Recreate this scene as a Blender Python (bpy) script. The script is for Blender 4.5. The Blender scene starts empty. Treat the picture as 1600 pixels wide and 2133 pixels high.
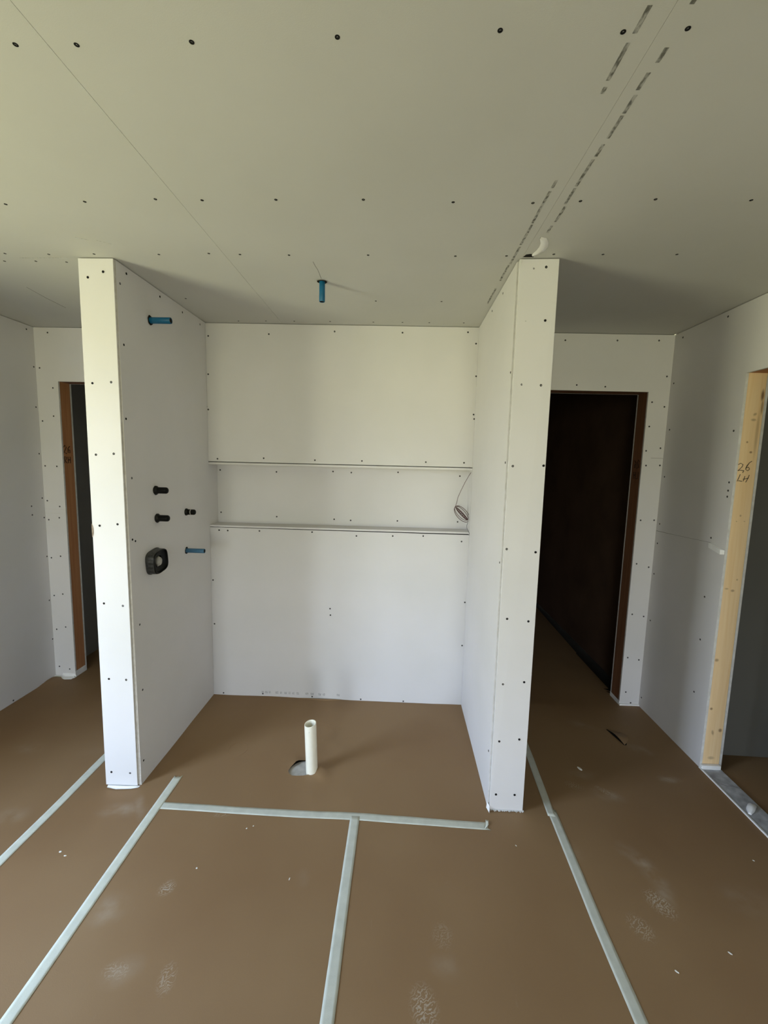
import bpy, bmesh, math, random
from mathutils import Vector, Matrix, noise
from mathutils.geometry import delaunay_2d_cdt

random.seed(4)
S = bpy.context.scene
COL = S.collection

# ------------------------------------------------------------------ camera
cam_d = bpy.data.cameras.new('camera'); cam = bpy.data.objects.new('camera', cam_d); COL.objects.link(cam)
_r = Vector((0.9990885, 0.03387165, 0.02597851)); _u = Vector((-0.02972058, 0.11511803, 0.99290711)); _f = Vector((-0.0306408, 0.99277417, -0.11601979))
cam.matrix_world = Matrix(((_r.x, _u.x, -_f.x, 1.2214), (_r.y, _u.y, -_f.y, -2.7525), (_r.z, _u.z, -_f.z, 1.6141), (0, 0, 0, 1)))
cam_d.sensor_fit = 'HORIZONTAL'; cam_d.sensor_width = 36.0; cam_d.lens = 36.0*900.03/1600.0
cam_d.clip_start = 0.05; cam_d.clip_end = 200
S.camera = cam

# ------------------------------------------------------------------ world, exposure
S.view_settings.view_transform = 'Standard'; S.view_settings.look = 'None'
S.view_settings.gamma = 1.0; S.view_settings.use_curve_mapping = False
S.view_settings.exposure = 0.0
SKY = 20.8
w = bpy.data.worlds.new('daylight'); S.world = w; w.use_nodes = True
nt = w.node_tree; nt.nodes.clear()
wo = nt.nodes.new('ShaderNodeOutputWorld'); bg = nt.nodes.new('ShaderNodeBackground')
tc = nt.nodes.new('ShaderNodeTexCoord'); sx = nt.nodes.new('ShaderNodeSeparateXYZ')
mr = nt.nodes.new('ShaderNodeMapRange'); mr.inputs[1].default_value = -1; mr.inputs[2].default_value = 1
cr = nt.nodes.new('ShaderNodeValToRGB')
nt.links.new(tc.outputs['Generated'], sx.inputs[0]); nt.links.new(sx.outputs[2], mr.inputs[0]); nt.links.new(mr.outputs[0], cr.inputs[0])
nt.links.new(cr.outputs[0], bg.inputs[0]); nt.links.new(bg.outputs[0], wo.inputs[0]); bg.inputs[1].default_value = SKY
el = cr.color_ramp.elements
el[0].position = 0.0; el[0].color = (0.44, 0.45, 0.27, 1)      # sunlit lawn
el[1].position = 1.0; el[1].color = (0.50, 0.66, 0.95, 1)
for pos, c in ((0.47, (0.60, 0.60, 0.38, 1)), (0.505, (0.70, 0.70, 0.55, 1)), (0.54, (0.83, 0.92, 1.05, 1)), (0.70, (0.56, 0.78, 1.14, 1))):
    e = el.new(pos); e.color = c

# openings the daylight enters through: (axis, plane, u0, u1, z0, z1)
REAR_Y = -9.0
MID_Y = -3.6           # behind this the unseen side walls are darkened to cut bounced light
WIN_A = (-2.66, -1.70, 0.25, 2.25)       # left wall: y0, y1, z0, z1
WIN_B = (-6.60, -6.20, 0.25, 2.25)
WIN_R = (-1.15, 0.20, 0.10, 2.30)       # rear wall: x0, x1, z0, z1
WIN_S = (1.70, 2.85, 0.10, 2.30)# rear wall: x0, x1, z0, z1

# ------------------------------------------------------------------ materials
def mat(name, col, rough=0.8, spec=0.3, metal=0.0):
    m = bpy.data.materials.new(name); m.use_nodes = True
    b = m.node_tree.nodes['Principled BSDF']
    b.inputs['Base Color'].default_value = (*col, 1); b.inputs['Roughness'].default_value = rough
    b.inputs['Specular IOR Level'].default_value = spec; b.inputs['Metallic'].default_value = metal
    return m

def N(m, t, **kw):
    n = m.node_tree.nodes.new(t)
    for k, v in kw.items(): setattr(n, k, v)
    return n

def L(m, a, b): m.node_tree.links.new(a, b)

def mottled(name, c1, c2, scale=3.0, rough=0.85, spec=0.25, bump=0.0, bscale=300.0, detail=4.0, lo=0.3, hi=0.7):
    m = mat(name, c1, rough, spec); b = m.node_tree.nodes['Principled BSDF']
    g = N(m, 'ShaderNodeTexCoord'); n = N(m, 'ShaderNodeTexNoise'); n.inputs['Scale'].default_value = scale; n.inputs['Detail'].default_value = detail
    L(m, g.outputs['Object'], n.inputs['Vector'])
    r = N(m, 'ShaderNodeMapRange'); r.inputs[1].default_value = lo; r.inputs[2].default_value = hi; L(m, n.outputs['Fac'], r.inputs[0])
    x = N(m, 'ShaderNodeMix', data_type='RGBA'); x.inputs[6].default_value = (*c1, 1); x.inputs[7].default_value = (*c2, 1)
    L(m, r.outputs[0], x.inputs[0]); L(m, x.outputs[2], b.inputs['Base Color'])
    if bump:
        n2 = N(m, 'ShaderNodeTexNoise'); n2.inputs['Scale'].default_value = bscale; n2.inputs['Detail'].default_value = 2
        L(m, g.outputs['Object'], n2.inputs['Vector'])
        bp = N(m, 'ShaderNodeBump'); bp.inputs['Strength'].default_value = bump; bp.inputs['Distance'].default_value = 0.001
        L(m, n2.outputs['Fac'], bp.inputs['Height']); L(m, bp.outputs[0], b.inputs['Normal'])
    return m

def spot_mask(m, coord, spots, soft=0.5):
    """greatest of soft elliptical masks; spots = (cx, cy, rx, ry, angle, strength) in object space (u, v taken from coord x, y)"""
    prev = None
    for cx, cy, rx, ry, a, s in spots:
        sub = N(m, 'ShaderNodeVectorMath', operation='SUBTRACT'); L(m, coord, sub.inputs[0]); sub.inputs[1].default_value = (cx, cy, 0)
        rot = N(m, 'ShaderNodeVectorRotate', rotation_type='Z_AXIS'); L(m, sub.outputs[0], rot.inputs['Vector']); rot.inputs['Angle'].default_value = -a
        mul = N(m, 'ShaderNodeVectorMath', operation='MULTIPLY'); L(m, rot.outputs[0], mul.inputs[0]); mul.inputs[1].default_value = (1/rx, 1/ry, 0)
        ln = N(m, 'ShaderNodeVectorMath', operation='LENGTH'); L(m, mul.outputs[0], ln.inputs[0])
        r = N(m, 'ShaderNodeMapRange', interpolation_type='SMOOTHSTEP'); L(m, ln.outputs['Value'], r.inputs[0])
        r.inputs[1].default_value = soft; r.inputs[2].default_value = 1.15; r.inputs[3].default_value = s; r.inputs[4].default_value = 0
        if prev is None: prev = r.outputs[0]
        else:
            mx = N(m, 'ShaderNodeMath', operation='MAXIMUM'); L(m, prev, mx.inputs[0]); L(m, r.outputs[0], mx.inputs[1]); prev = mx.outputs[0]
    return prev

WALLC = (0.70, 0.68, 0.675)
M_wall = mottled('drywall', WALLC, (0.655, 0.64, 0.625), 2.2, 0.9, 0.2, 0.12, 420)
M_ceil = mottled('ceiling_drywall', (0.60, 0.595, 0.56), (0.56, 0.555, 0.52), 1.7, 0.92, 0.2, 0.12, 420)
M_edge = mottled('gypsum_edge', (0.58, 0.55, 0.50), (0.70, 0.68, 0.64), 60, 0.95, 0.1, 0.4, 200)
M_cut = mottled('cut_edge', (0.72, 0.71, 0.69), (0.60, 0.58, 0.55), 40, 0.95, 0.1, 0.3, 200)
M_core = mat('dark_framing', (0.05, 0.04, 0.03), 0.95, 0.1)
M_joint = mat('joint_gap', (0.16, 0.14, 0.12), 0.95, 0.1)
M_dimwall = mottled('darkened_wall', (0.30, 0.29, 0.27), (0.26, 0.25, 0.23), 2.0, 0.9, 0.2)  # drywall darkened by colour to cut bounced light and stand for unlit rooms
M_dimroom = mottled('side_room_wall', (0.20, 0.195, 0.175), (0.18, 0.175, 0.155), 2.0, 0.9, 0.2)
M_dark = mottled('shade_brown_wall', (0.12, 0.070, 0.045), (0.085, 0.05, 0.032), 3.0, 0.95, 0.1)  # deep brown in place of drywall; corridor darkness put into the colour
M_screw = mat('screw_phosphate', (0.008, 0.008, 0.008), 0.7, 0.15)
M_slab = mottled('concrete_slab', (0.52, 0.50, 0.46), (0.40, 0.38, 0.35), 40, 0.9, 0.2, 0.4, 250)
M_slabd = mottled('darkened_slab', (0.035, 0.03, 0.025), (0.025, 0.022, 0.02), 8, 0.95, 0.1)  # concrete coloured near-black; the doorway's darkness is put into the slab
M_tape = mottled('masking_tape', (0.65, 0.66, 0.56), (0.57, 0.58, 0.49), 25, 0.7, 0.3, 0.3, 500)
M_tape_worn = mottled('masking_tape_worn', (0.60, 0.61, 0.53), (0.52, 0.53, 0.46), 25, 0.75, 0.3, 0.3, 500)
M_blue = mottled('blue_pipe', (0.004, 0.105, 0.22), (0.007, 0.125, 0.26), 60, 0.4, 0.4)
M_blue2 = mottled('dusty_blue_pipe', (0.035, 0.13, 0.24), (0.055, 0.155, 0.27), 60, 0.5, 0.4)
M_black = mat('black_plastic', (0.003, 0.003, 0.0025), 0.42, 0.15)
M_black2 = mottled('scuffed_black_plastic', (0.005, 0.005, 0.004), (0.012, 0.012, 0.011), 90, 0.45, 0.22)
M_valve = mottled('valve_side_sheen', (0.022, 0.022, 0.021), (0.05, 0.05, 0.047), 90, 0.4, 0.4)  # lighter copy of the black plastic; side sheen put into the colour
M_hole = mat('cut_hole_shadow', (0.02, 0.018, 0.016), 0.95, 0.1)  # near-black standing for shade inside holes, slit and pipe ends; also one lead
M_plaster = mottled('plaster_lump', (0.50, 0.48, 0.44), (0.34, 0.33, 0.31), 70, 0.95, 0.1, 0.8, 120)
M_pvc = mottled('white_pvc', (0.88, 0.84, 0.70), (0.83, 0.79, 0.65), 30, 0.35, 0.5)
M_wire = mottled('dark_red_wire', (0.085, 0.017, 0.013), (0.05, 0.012, 0.010), 60, 0.5, 0.4)
M_chip = mottled('drywall_crumb', (0.82, 0.80, 0.74), (0.7, 0.68, 0.62), 80, 0.95, 0.1)
M_torn = mottled('torn_paper_face', (0.20, 0.15, 0.115), (0.34, 0.28, 0.22), 120, 0.95, 0.1)
M_mud = mottled('white_compound', (0.88, 0.88, 0.87), (0.80, 0.79, 0.77), 25, 0.9, 0.15, 0.5, 120)
M_marker = mat('black_marker', (0.035, 0.03, 0.028), 0.8, 0.2)
M_marker2 = mat('brown_marker', (0.025, 0.012, 0.008), 0.8, 0.2)
M_vinyl = mat('window_vinyl', (0.8, 0.8, 0.8), 0.4, 0.4)

def ink_material(name, col, amount):
    """printed ink, worn away in flecks so that the board shows through"""
    m = mat(name, col, 0.9, 0.1); t = m.node_tree; out = t.nodes['Material Output']; b = t.nodes['Principled BSDF']
    g = N(m, 'ShaderNodeTexCoord'); n = N(m, 'ShaderNodeTexNoise'); n.inputs['Scale'].default_value = 130; n.inputs['Detail'].default_value = 3
    mp = N(m, 'ShaderNodeMapping'); mp.inputs['Scale'].default_value = (1.0, 0.45, 1.0)
    L(m, g.outputs['Object'], mp.inputs[0]); L(m, mp.outputs[0], n.inputs['Vector'])
    r = N(m, 'ShaderNodeMapRange'); r.inputs[1].default_value = 0.42; r.inputs[2].default_value = 0.62; r.inputs[3].default_value = amount*0.25; r.inputs[4].default_value = amount
    L(m, n.outputs['Fac'], r.inputs[0])
    tr = N(m, 'ShaderNodeBsdfTransparent'); mx = N(m, 'ShaderNodeMixShader')
    L(m, r.outputs[0], mx.inputs[0]); L(m, tr.outputs[0], mx.inputs[1]); L(m, b.outputs[0], mx.inputs[2]); L(m, mx.outputs[0], out.inputs[0])
    return m
M_ink = ink_material('printed_ink', (0.10, 0.10, 0.085), 0.62)
M_ink_faint = ink_material('faint_printed_ink', (0.30, 0.32, 0.36), 0.38)
M_smear = ink_material('dust_smear', (0.8, 0.8, 0.76), 0.7)

def wood(name, base, dark, knots, knot_col):
    m = mat(name, base, 0.7, 0.25); b = m.node_tree.nodes['Principled BSDF']
    g = N(m, 'ShaderNodeTexCoord')
    mp = N(m, 'ShaderNodeMapping'); mp.inputs['Scale'].default_value = (26, 26, 1.1); L(m, g.outputs['Object'], mp.inputs[0])
    n = N(m, 'ShaderNodeTexNoise'); n.inputs['Scale'].default_value = 2.2; n.inputs['Detail'].default_value = 5; n.inputs['Distortion'].default_value = 0.4
    L(m, mp.outputs[0], n.inputs['Vector'])
    r = N(m, 'ShaderNodeMapRange'); r.inputs[1].default_value = 0.35; r.inputs[2].default_value = 0.75; L(m, n.outputs['Fac'], r.inputs[0])
    x = N(m, 'ShaderNodeMix', data_type='RGBA'); x.inputs[6].default_value = (*base, 1); x.inputs[7].default_value = (*dark, 1); L(m, r.outputs[0], x.inputs[0])
    last = x.outputs[2]
    if knots:
        sp = N(m, 'ShaderNodeSeparateXYZ'); L(m, g.outputs['Object'], sp.inputs[0]); cb = N(m, 'ShaderNodeCombineXYZ')
        L(m, sp.outputs[0], cb.inputs[0]); L(m, sp.outputs[2], cb.inputs[1])
        k = spot_mask(m, cb.outputs[0], knots, 0.25)
        y = N(m, 'ShaderNodeMix', data_type='RGBA'); L(m, k, y.inputs[0]); L(m, last, y.inputs[6]); y.inputs[7].default_value = (*knot_col, 1); last = y.outputs[2]
    L(m, last, b.inputs['Base Color']); return m
KN = [(2.9526,1.7567,.006,.006,0,.8),(2.9761,1.7073,.009,.007,0,.8),(2.9741,1.8935,.012,.008,.5,.5),(2.970,1.8661,.016,.008,0,.5),(2.9637,1.3877,.006,.007,0,.5),
      (2.9477,1.3577,.004,.003,0,.6),(2.9866,1.3589,.005,.003,0,.5),(2.9995,1.985,.010,.035,0,.95),(3.003,1.93,.007,.05,0,.7),(2.9327,.6168,.013,.011,0,.6),(2.9353,.3435,.009,.009,0,.8),
      (2.9952,.2224,.012,.013,0,.8),(2.957,.2076,.008,.018,.2,.55),(2.9643,.0612,.022,.012,0,.4),(2.9389,1.0053,.012,.006,0,.45),(2.9703,.996,.012,.008,0,.6),(2.9862,1.0548,.006,.006,0,.5),(2.994,1.80,.010,.14,0,.35)]
M_pine = wood('pale_pine', (0.88, 0.66, 0.39), (0.82, 0.57, 0.30), KN, (0.22, 0.12, 0.06))
M_pine_side = wood('orange_pine', (0.50, 0.24, 0.11), (0.40, 0.17, 0.075), [], (0, 0, 0))
M_fir = wood('brown_fir', (0.22, 0.10, 0.05), (0.15, 0.065, 0.032), [], (0, 0, 0))

# kraft floor paper: base colour, dusty footprints and smears at their own places
def paper_material():
    m = mat('kraft_paper', (0.34, 0.235, 0.14), 0.62, 0.35); b = m.node_tree.nodes['Principled BSDF']
    g = N(m, 'ShaderNodeTexCoord')
    n = N(m, 'ShaderNodeTexNoise'); n.inputs['Scale'].default_value = 1.3; n.inputs['Detail'].default_value = 3; L(m, g.outputs['Object'], n.inputs['Vector'])
    r = N(m, 'ShaderNodeMapRange'); r.inputs[1].default_value = 0.35; r.inputs[2].default_value = 0.65; L(m, n.outputs['Fac'], r.inputs[0])
    x = N(m, 'ShaderNodeMix', data_type='RGBA'); L(m, r.outputs[0], x.inputs[0]); x.inputs[6].default_value = (0.240, 0.141, 0.066, 1); x.inputs[7].default_value = (0.275, 0.172, 0.085, 1)
    soft = [(2.235,-1.06,.05,.05,.6,.35),(2.27,-1.11,.07,.045,-.9,.75),(2.29,-1.18,.05,.09,.25,.6),(2.28,-1.25,.035,.06,.2,.4),(2.31,-.76,.09,.05,-.4,.4),(2.685,-.62,.07,.035,0,.55),
            (.01,-.99,.13,.05,.1,.40),(.075,-.97,.10,.03,-1.0,.45),(.23,-1.42,.08,.07,0,.40),(.40,-1.60,.07,.05,.4,.40),(-.46,-1.05,.08,.07,0,.3),(2.66,-.38,.10,.05,-.6,.35),(2.42,-.17,.12,.05,-.5,.22),
            (2.0,-1.08,.05,.06,0,.25),(2.58,-1.25,.12,.08,0,.22),(1.42,-1.53,.06,.05,0,.2),(.9,-1.26,.035,.05,0,.15),(2.24,-.62,.12,.05,0,.22),(-.75,-.62,.10,.05,0,.2),(-.3,-.6,.18,.08,.3,.12)]
    hard = [(.40,-1.335,.030,.036,-.6,.75),(1.345,-1.64,.045,.065,.2,.8),(2.245,-1.285,.045,.065,.5,.85),(2.125,-1.375,.040,.055,.5,.65),(.385,-1.60,.05,.03,0,.55),(.55,-1.61,.03,.05,.2,.5),
            (2.31,-.735,.07,.02,-.7,.6),(2.16,-.70,.05,.03,-.4,.4),(2.67,-.62,.05,.02,.2,.5),(1.42,-1.44,.04,.05,0,.3),(.47,-.985,.05,.02,.2,.35)]
    s1 = spot_mask(m, g.outputs['Object'], soft, 0.0); s2 = spot_mask(m, g.outputs['Object'], hard, 0.35)
    nz = N(m, 'ShaderNodeTexNoise'); nz.inputs['Scale'].default_value = 14; nz.inputs['Detail'].default_value = 6; L(m, g.outputs['Object'], nz.inputs['Vector'])
    nr = N(m, 'ShaderNodeMapRange'); nr.inputs[1].default_value = 0.35; nr.inputs[2].default_value = 0.65; L(m, nz.outputs['Fac'], nr.inputs[0])
    # shoe tread: fine wavy bars
    mp = N(m, 'ShaderNodeMapping'); mp.inputs['Rotation'].default_value = (0, 0, 0.9); L(m, g.outputs['Object'], mp.inputs[0])
    wv = N(m, 'ShaderNodeTexWave'); wv.inputs['Scale'].default_value = 24; wv.inputs['Distortion'].default_value = 16; wv.inputs['Detail'].default_value = 3; wv.inputs['Detail Scale'].default_value = 2
    L(m, mp.outputs[0], wv.inputs['Vector'])
    wr = N(m, 'ShaderNodeMapRange'); wr.inputs[1].default_value = 0.45; wr.inputs[2].default_value = 0.95; L(m, wv.outputs['Fac'], wr.inputs[0])
    a = N(m, 'ShaderNodeMath', operation='MULTIPLY'); L(m, s1, a.inputs[0]); L(m, nr.outputs[0], a.inputs[1])
    c = N(m, 'ShaderNodeMath', operation='MULTIPLY'); L(m, s2, c.inputs[0]); L(m, wr.outputs[0], c.inputs[1])
    d = N(m, 'ShaderNodeMath', operation='MAXIMUM'); L(m, a.outputs[0], d.inputs[0]); L(m, c.outputs[0], d.inputs[1])
    e = N(m, 'ShaderNodeMath', operation='MULTIPLY'); L(m, d.outputs[0], e.inputs[0]); e.inputs[1].default_value = 0.8
    y = N(m, 'ShaderNodeMix', data_type='RGBA'); L(m, e.outputs[0], y.inputs[0]); L(m, x.outputs[2], y.inputs[6]); y.inputs[7].default_value = (0.50, 0.43, 0.34, 1)
    # stray pale scratches
    n3 = N(m, 'ShaderNodeTexNoise'); n3.inputs['Scale'].default_value = 7; n3.inputs['Detail'].default_value = 8; n3.inputs['Roughness'].default_value = .7
    m3 = N(m, 'ShaderNodeMapping'); m3.inputs['Scale'].default_value = (3.0, .8, 1); m3.inputs['Rotation'].default_value = (0, 0, .5); L(m, g.outputs['Object'], m3.inputs[0]); L(m, m3.outputs[0], n3.inputs['Vector'])
    r3 = N(m, 'ShaderNodeMapRange'); r3.inputs[1].default_value = .66; r3.inputs[2].default_value = .80; r3.inputs[4].default_value = .3; L(m, n3.outputs['Fac'], r3.inputs[0])
    z = N(m, 'ShaderNodeMix', data_type='RGBA'); L(m, r3.outputs[0], z.inputs[0]); L(m, y.outputs[2], z.inputs[6]); z.inputs[7].default_value = (0.42, 0.34, 0.25, 1)
    L(m, z.outputs[2], b.inputs['Base Color'])
    n2 = N(m, 'ShaderNodeTexNoise'); n2.inputs['Scale'].default_value = 350; L(m, g.outputs['Object'], n2.inputs['Vector'])
    bp = N(m, 'ShaderNodeBump'); bp.inputs['Strength'].default_value = 0.15; bp.inputs['Distance'].default_value = 0.001
    L(m, n2.outputs['Fac'], bp.inputs['Height']); L(m, bp.outputs[0], b.inputs['Normal'])
    return m
M_paper = paper_material()

# measured places of the drywall screws on each surface, and the pen strokes on the pine stud (world metres)
SCREWS = {"LE": [[-0.123, -0.856, 2.359], [-0.055, -0.857, 2.382], [-0.127, -0.855, 1.921], [-0.043, -0.855, 1.927], [-0.128, -0.854, 1.611], [-0.047, -0.854, 1.617], [-0.128, -0.854, 1.291], [-0.045, -0.853, 1.3], [-0.127, -0.853, 0.926], [-0.039, -0.851, 0.917], [-0.122, -0.852, 0.556], [-0.04, -0.85, 0.554], [-0.134, -0.851, 0.076], [-0.043, -0.848, 0.073]], "LS": [[-0.008, -0.771, 2.41], [-0.009, -0.818, 2.35], [-0.005, -0.506, 2.409], [-0.003, -0.282, 2.407], [-0.001, -0.074, 2.406], [-0.007, -0.812, 2.096], [-0.005, -0.822, 1.774], [-0.004, -0.8, 1.508], [-0.002, -0.817, 1.224], [-0.002, -0.795, 1.213], [-0.0, -0.792, 0.805], [0.002, -0.793, 0.474], [0.004, -0.812, 0.115], [0.003, -0.583, 0.026], [0.0, 0.014, 2.159], [-0.0, -0.004, 1.929], [-0.0, -0.011, 1.503], [0.0, 0.02, 0.799]], "B": [[0.016, 0.0, 2.36], [0.396, 0.0, 2.377], [0.804, 0.0, 2.399], [1.221, 0.0, 2.399], [1.619, 0.0, 2.408], [1.671, 0.0, 2.342], [0.011, 0.0, 2.129], [0.007, 0.0, 1.912], [1.681, 0.0, 2.149], [1.677, 0.0, 1.918], [1.682, 0.0, 1.891], [0.06, 0.0, 1.604], [0.359, 0.0, 1.615], [0.688, 0.0, 1.611], [0.988, 0.0, 1.614], [1.392, 0.0, 1.617], [1.632, 0.0, 1.619], [0.062, 0.0, 1.141], [0.119, 0.0, 1.14], [0.328, 0.0, 1.144], [0.673, 0.0, 1.147], [0.962, 0.0, 1.131], [1.197, 0.0, 1.138], [1.393, 0.0, 1.144], [1.64, 0.0, 1.116], [0.015, 0.0, 0.805], [0.019, 0.0, 0.504], [0.796, 0.0, 0.638], [0.799, 0.0, 0.594], [1.68, 0.0, 0.714], [1.676, 0.0, 0.419], [0.072, 0.0, 0.016], [0.343, 0.0, 0.022], [0.681, 0.0, 0.016], [1.012, 0.0, 0.012], [1.3, 0.0, 0.011]], "NB": [[0.02, 0.135, 1.529], [0.403, 0.135, 1.526], [0.784, 0.135, 1.539], [0.021, 0.135, 1.242], [0.404, 0.135, 1.223], [0.796, 0.135, 1.217], [0.907, 0.135, 1.535], [1.219, 0.135, 1.545], [1.629, 0.135, 1.531], [0.908, 0.135, 1.213], [1.224, 0.135, 1.219], [1.628, 0.135, 1.225]], "RE": [[1.743, -0.894, 2.4], [1.789, -0.897, 2.405], [1.724, -0.892, 2.198], [1.799, -0.897, 2.2], [1.723, -0.891, 1.946], [1.8, -0.895, 1.944], [1.706, -0.889, 1.609], [1.833, -0.895, 1.614], [1.702, -0.887, 1.25], [1.825, -0.892, 1.241], [1.722, -0.887, 0.936], [1.815, -0.889, 0.929], [1.722, -0.885, 0.629], [1.815, -0.887, 0.644], [1.721, -0.884, 0.351], [1.811, -0.886, 0.366], [1.721, -0.883, 0.084], [1.807, -0.884, 0.087]], "RS": [[1.682, -0.627, 2.403], [1.683, -0.388, 2.404], [1.682, -0.858, 2.001], [1.683, -0.852, 1.623], [1.685, -0.847, 1.18], [1.688, -0.832, 0.265]], "FL": [[-1.129, 0.15, 2.404], [-1.198, 0.15, 2.176], [-1.115, 0.15, 2.047], [-1.122, 0.15, 1.861], [-1.201, 0.15, 1.827], [-1.203, 0.15, 1.524], [-1.121, 0.15, 1.523], [-1.204, 0.15, 1.284], [-1.118, 0.15, 1.246], [-1.202, 0.15, 1.151], [-1.126, 0.15, 1.167], [-1.201, 0.15, 0.881], [-1.134, 0.15, 0.894], [-1.198, 0.15, 0.607], [-1.135, 0.15, 0.62], [-1.196, 0.15, 0.358], [-1.129, 0.15, 0.377], [-1.193, 0.15, 0.078], [-1.118, 0.15, 0.061]], "WL": [[-1.224, 0.095, 2.408], [-1.224, 0.134, 2.179], [-1.224, 0.13, 1.916], [-1.224, 0.131, 1.606], [-1.224, 0.132, 1.303], [-1.224, 0.041, 1.256], [-1.224, 0.043, 1.197], [-1.224, 0.138, 1.167], [-1.224, 0.14, 0.892], [-1.224, 0.135, 0.576], [-1.224, 0.142, 0.287], [-1.224, -0.199, 0.017]], "FR": [[2.238, 0.087, 2.395], [2.558, 0.087, 2.399], [2.812, 0.087, 2.403], [2.881, 0.087, 2.188], [2.329, 0.087, 2.125], [2.507, 0.087, 2.118], [2.805, 0.087, 2.029], [2.884, 0.087, 2.002], [2.802, 0.087, 1.878], [2.885, 0.087, 1.744], [2.797, 0.087, 1.725], [2.805, 0.087, 1.632], [2.892, 0.087, 1.635], [2.804, 0.087, 1.278], [2.89, 0.087, 1.281], [2.805, 0.087, 0.989], [2.885, 0.087, 0.969], [2.808, 0.087, 0.645], [2.884, 0.087, 0.633], [2.806, 0.087, 0.342], [2.881, 0.087, 0.329], [2.815, 0.087, 0.096], [2.854, 0.087, 0.02]], "WR": [[2.908, 0.01, 2.402], [2.908, -0.348, 2.408], [2.908, 0.055, 2.141], [2.908, 0.05, 1.858], [2.908, -0.478, 1.814], [2.908, 0.053, 1.564], [2.908, -0.488, 1.554], [2.908, -0.488, 1.512], [2.908, -0.487, 1.481], [2.908, -0.407, 1.253], [2.908, 0.054, 1.262], [2.908, 0.057, 1.135], [2.908, 0.061, 0.932], [2.908, -0.41, 0.928], [2.908, 0.05, 0.62], [2.908, -0.414, 0.687], [2.908, -0.413, 0.382], [2.908, 0.062, 0.075]], "C": [[0.414, -1.792, 2.44], [0.541, -1.791, 2.44], [0.781, -1.796, 2.44], [1.076, -1.805, 2.44], [1.391, -1.817, 2.44], [1.625, -1.813, 2.44], [1.742, -1.819, 2.44], [-0.125, -1.234, 2.44], [0.16, -1.252, 2.44], [0.407, -1.269, 2.44], [0.559, -1.265, 2.44], [0.802, -1.271, 2.44], [1.084, -1.275, 2.44], [1.37, -1.265, 2.44], [1.622, -1.264, 2.44], [1.766, -1.276, 2.44], [1.99, -1.288, 2.44], [2.279, -1.287, 2.44], [-0.457, -0.88, 2.44], [-0.27, -0.878, 2.44], [-0.071, -0.885, 2.44], [0.205, -0.888, 2.44], [0.42, -0.901, 2.44], [0.547, -0.896, 2.44], [0.749, -0.895, 2.44], [1.073, -0.903, 2.44], [1.424, -0.903, 2.44], [1.626, -0.91, 2.44], [1.806, -0.928, 2.44], [1.995, -0.931, 2.44], [2.274, -0.938, 2.44], [-0.525, -0.809, 2.44], [-0.382, -0.812, 2.44], [-0.249, -0.807, 2.44], [1.078, -0.402, 2.44], [1.417, -0.409, 2.44], [0.073, -0.396, 2.44], [0.222, -0.04, 2.44], [0.393, -0.049, 2.44], [0.567, -0.053, 2.44], [0.785, -0.059, 2.44], [1.045, -0.059, 2.44], [1.219, -0.063, 2.44], [1.378, -0.067, 2.44], [1.581, -0.073, 2.44]]}
WRITING = [[[2.9221, 1.6445], [2.9334, 1.652], [2.9451, 1.6456], [2.9412, 1.6326], [2.923, 1.6136], [2.9336, 1.6173], [2.9532, 1.615]], [[2.9869, 1.6635], [2.9758, 1.6559], [2.9599, 1.6275]], [[2.9758, 1.6559], [2.9641, 1.6388], [2.9606, 1.6219], [2.9725, 1.6149], [2.9796, 1.6241], [2.973, 1.6335], [2.9625, 1.6293]], [[2.9377, 1.5971], [2.9313, 1.5761], [2.9253, 1.5618], [2.9343, 1.5648], [2.9497, 1.5613]], [[2.9608, 1.5881], [2.9584, 1.5712], [2.955, 1.5626]], [[2.9527, 1.5727], [2.9662, 1.5753], [2.9807, 1.5791]], [[2.9821, 1.5944], [2.9757, 1.5744], [2.9684, 1.5573]], [[2.9531, 1.6161], [2.9478, 1.6047]]]

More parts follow.
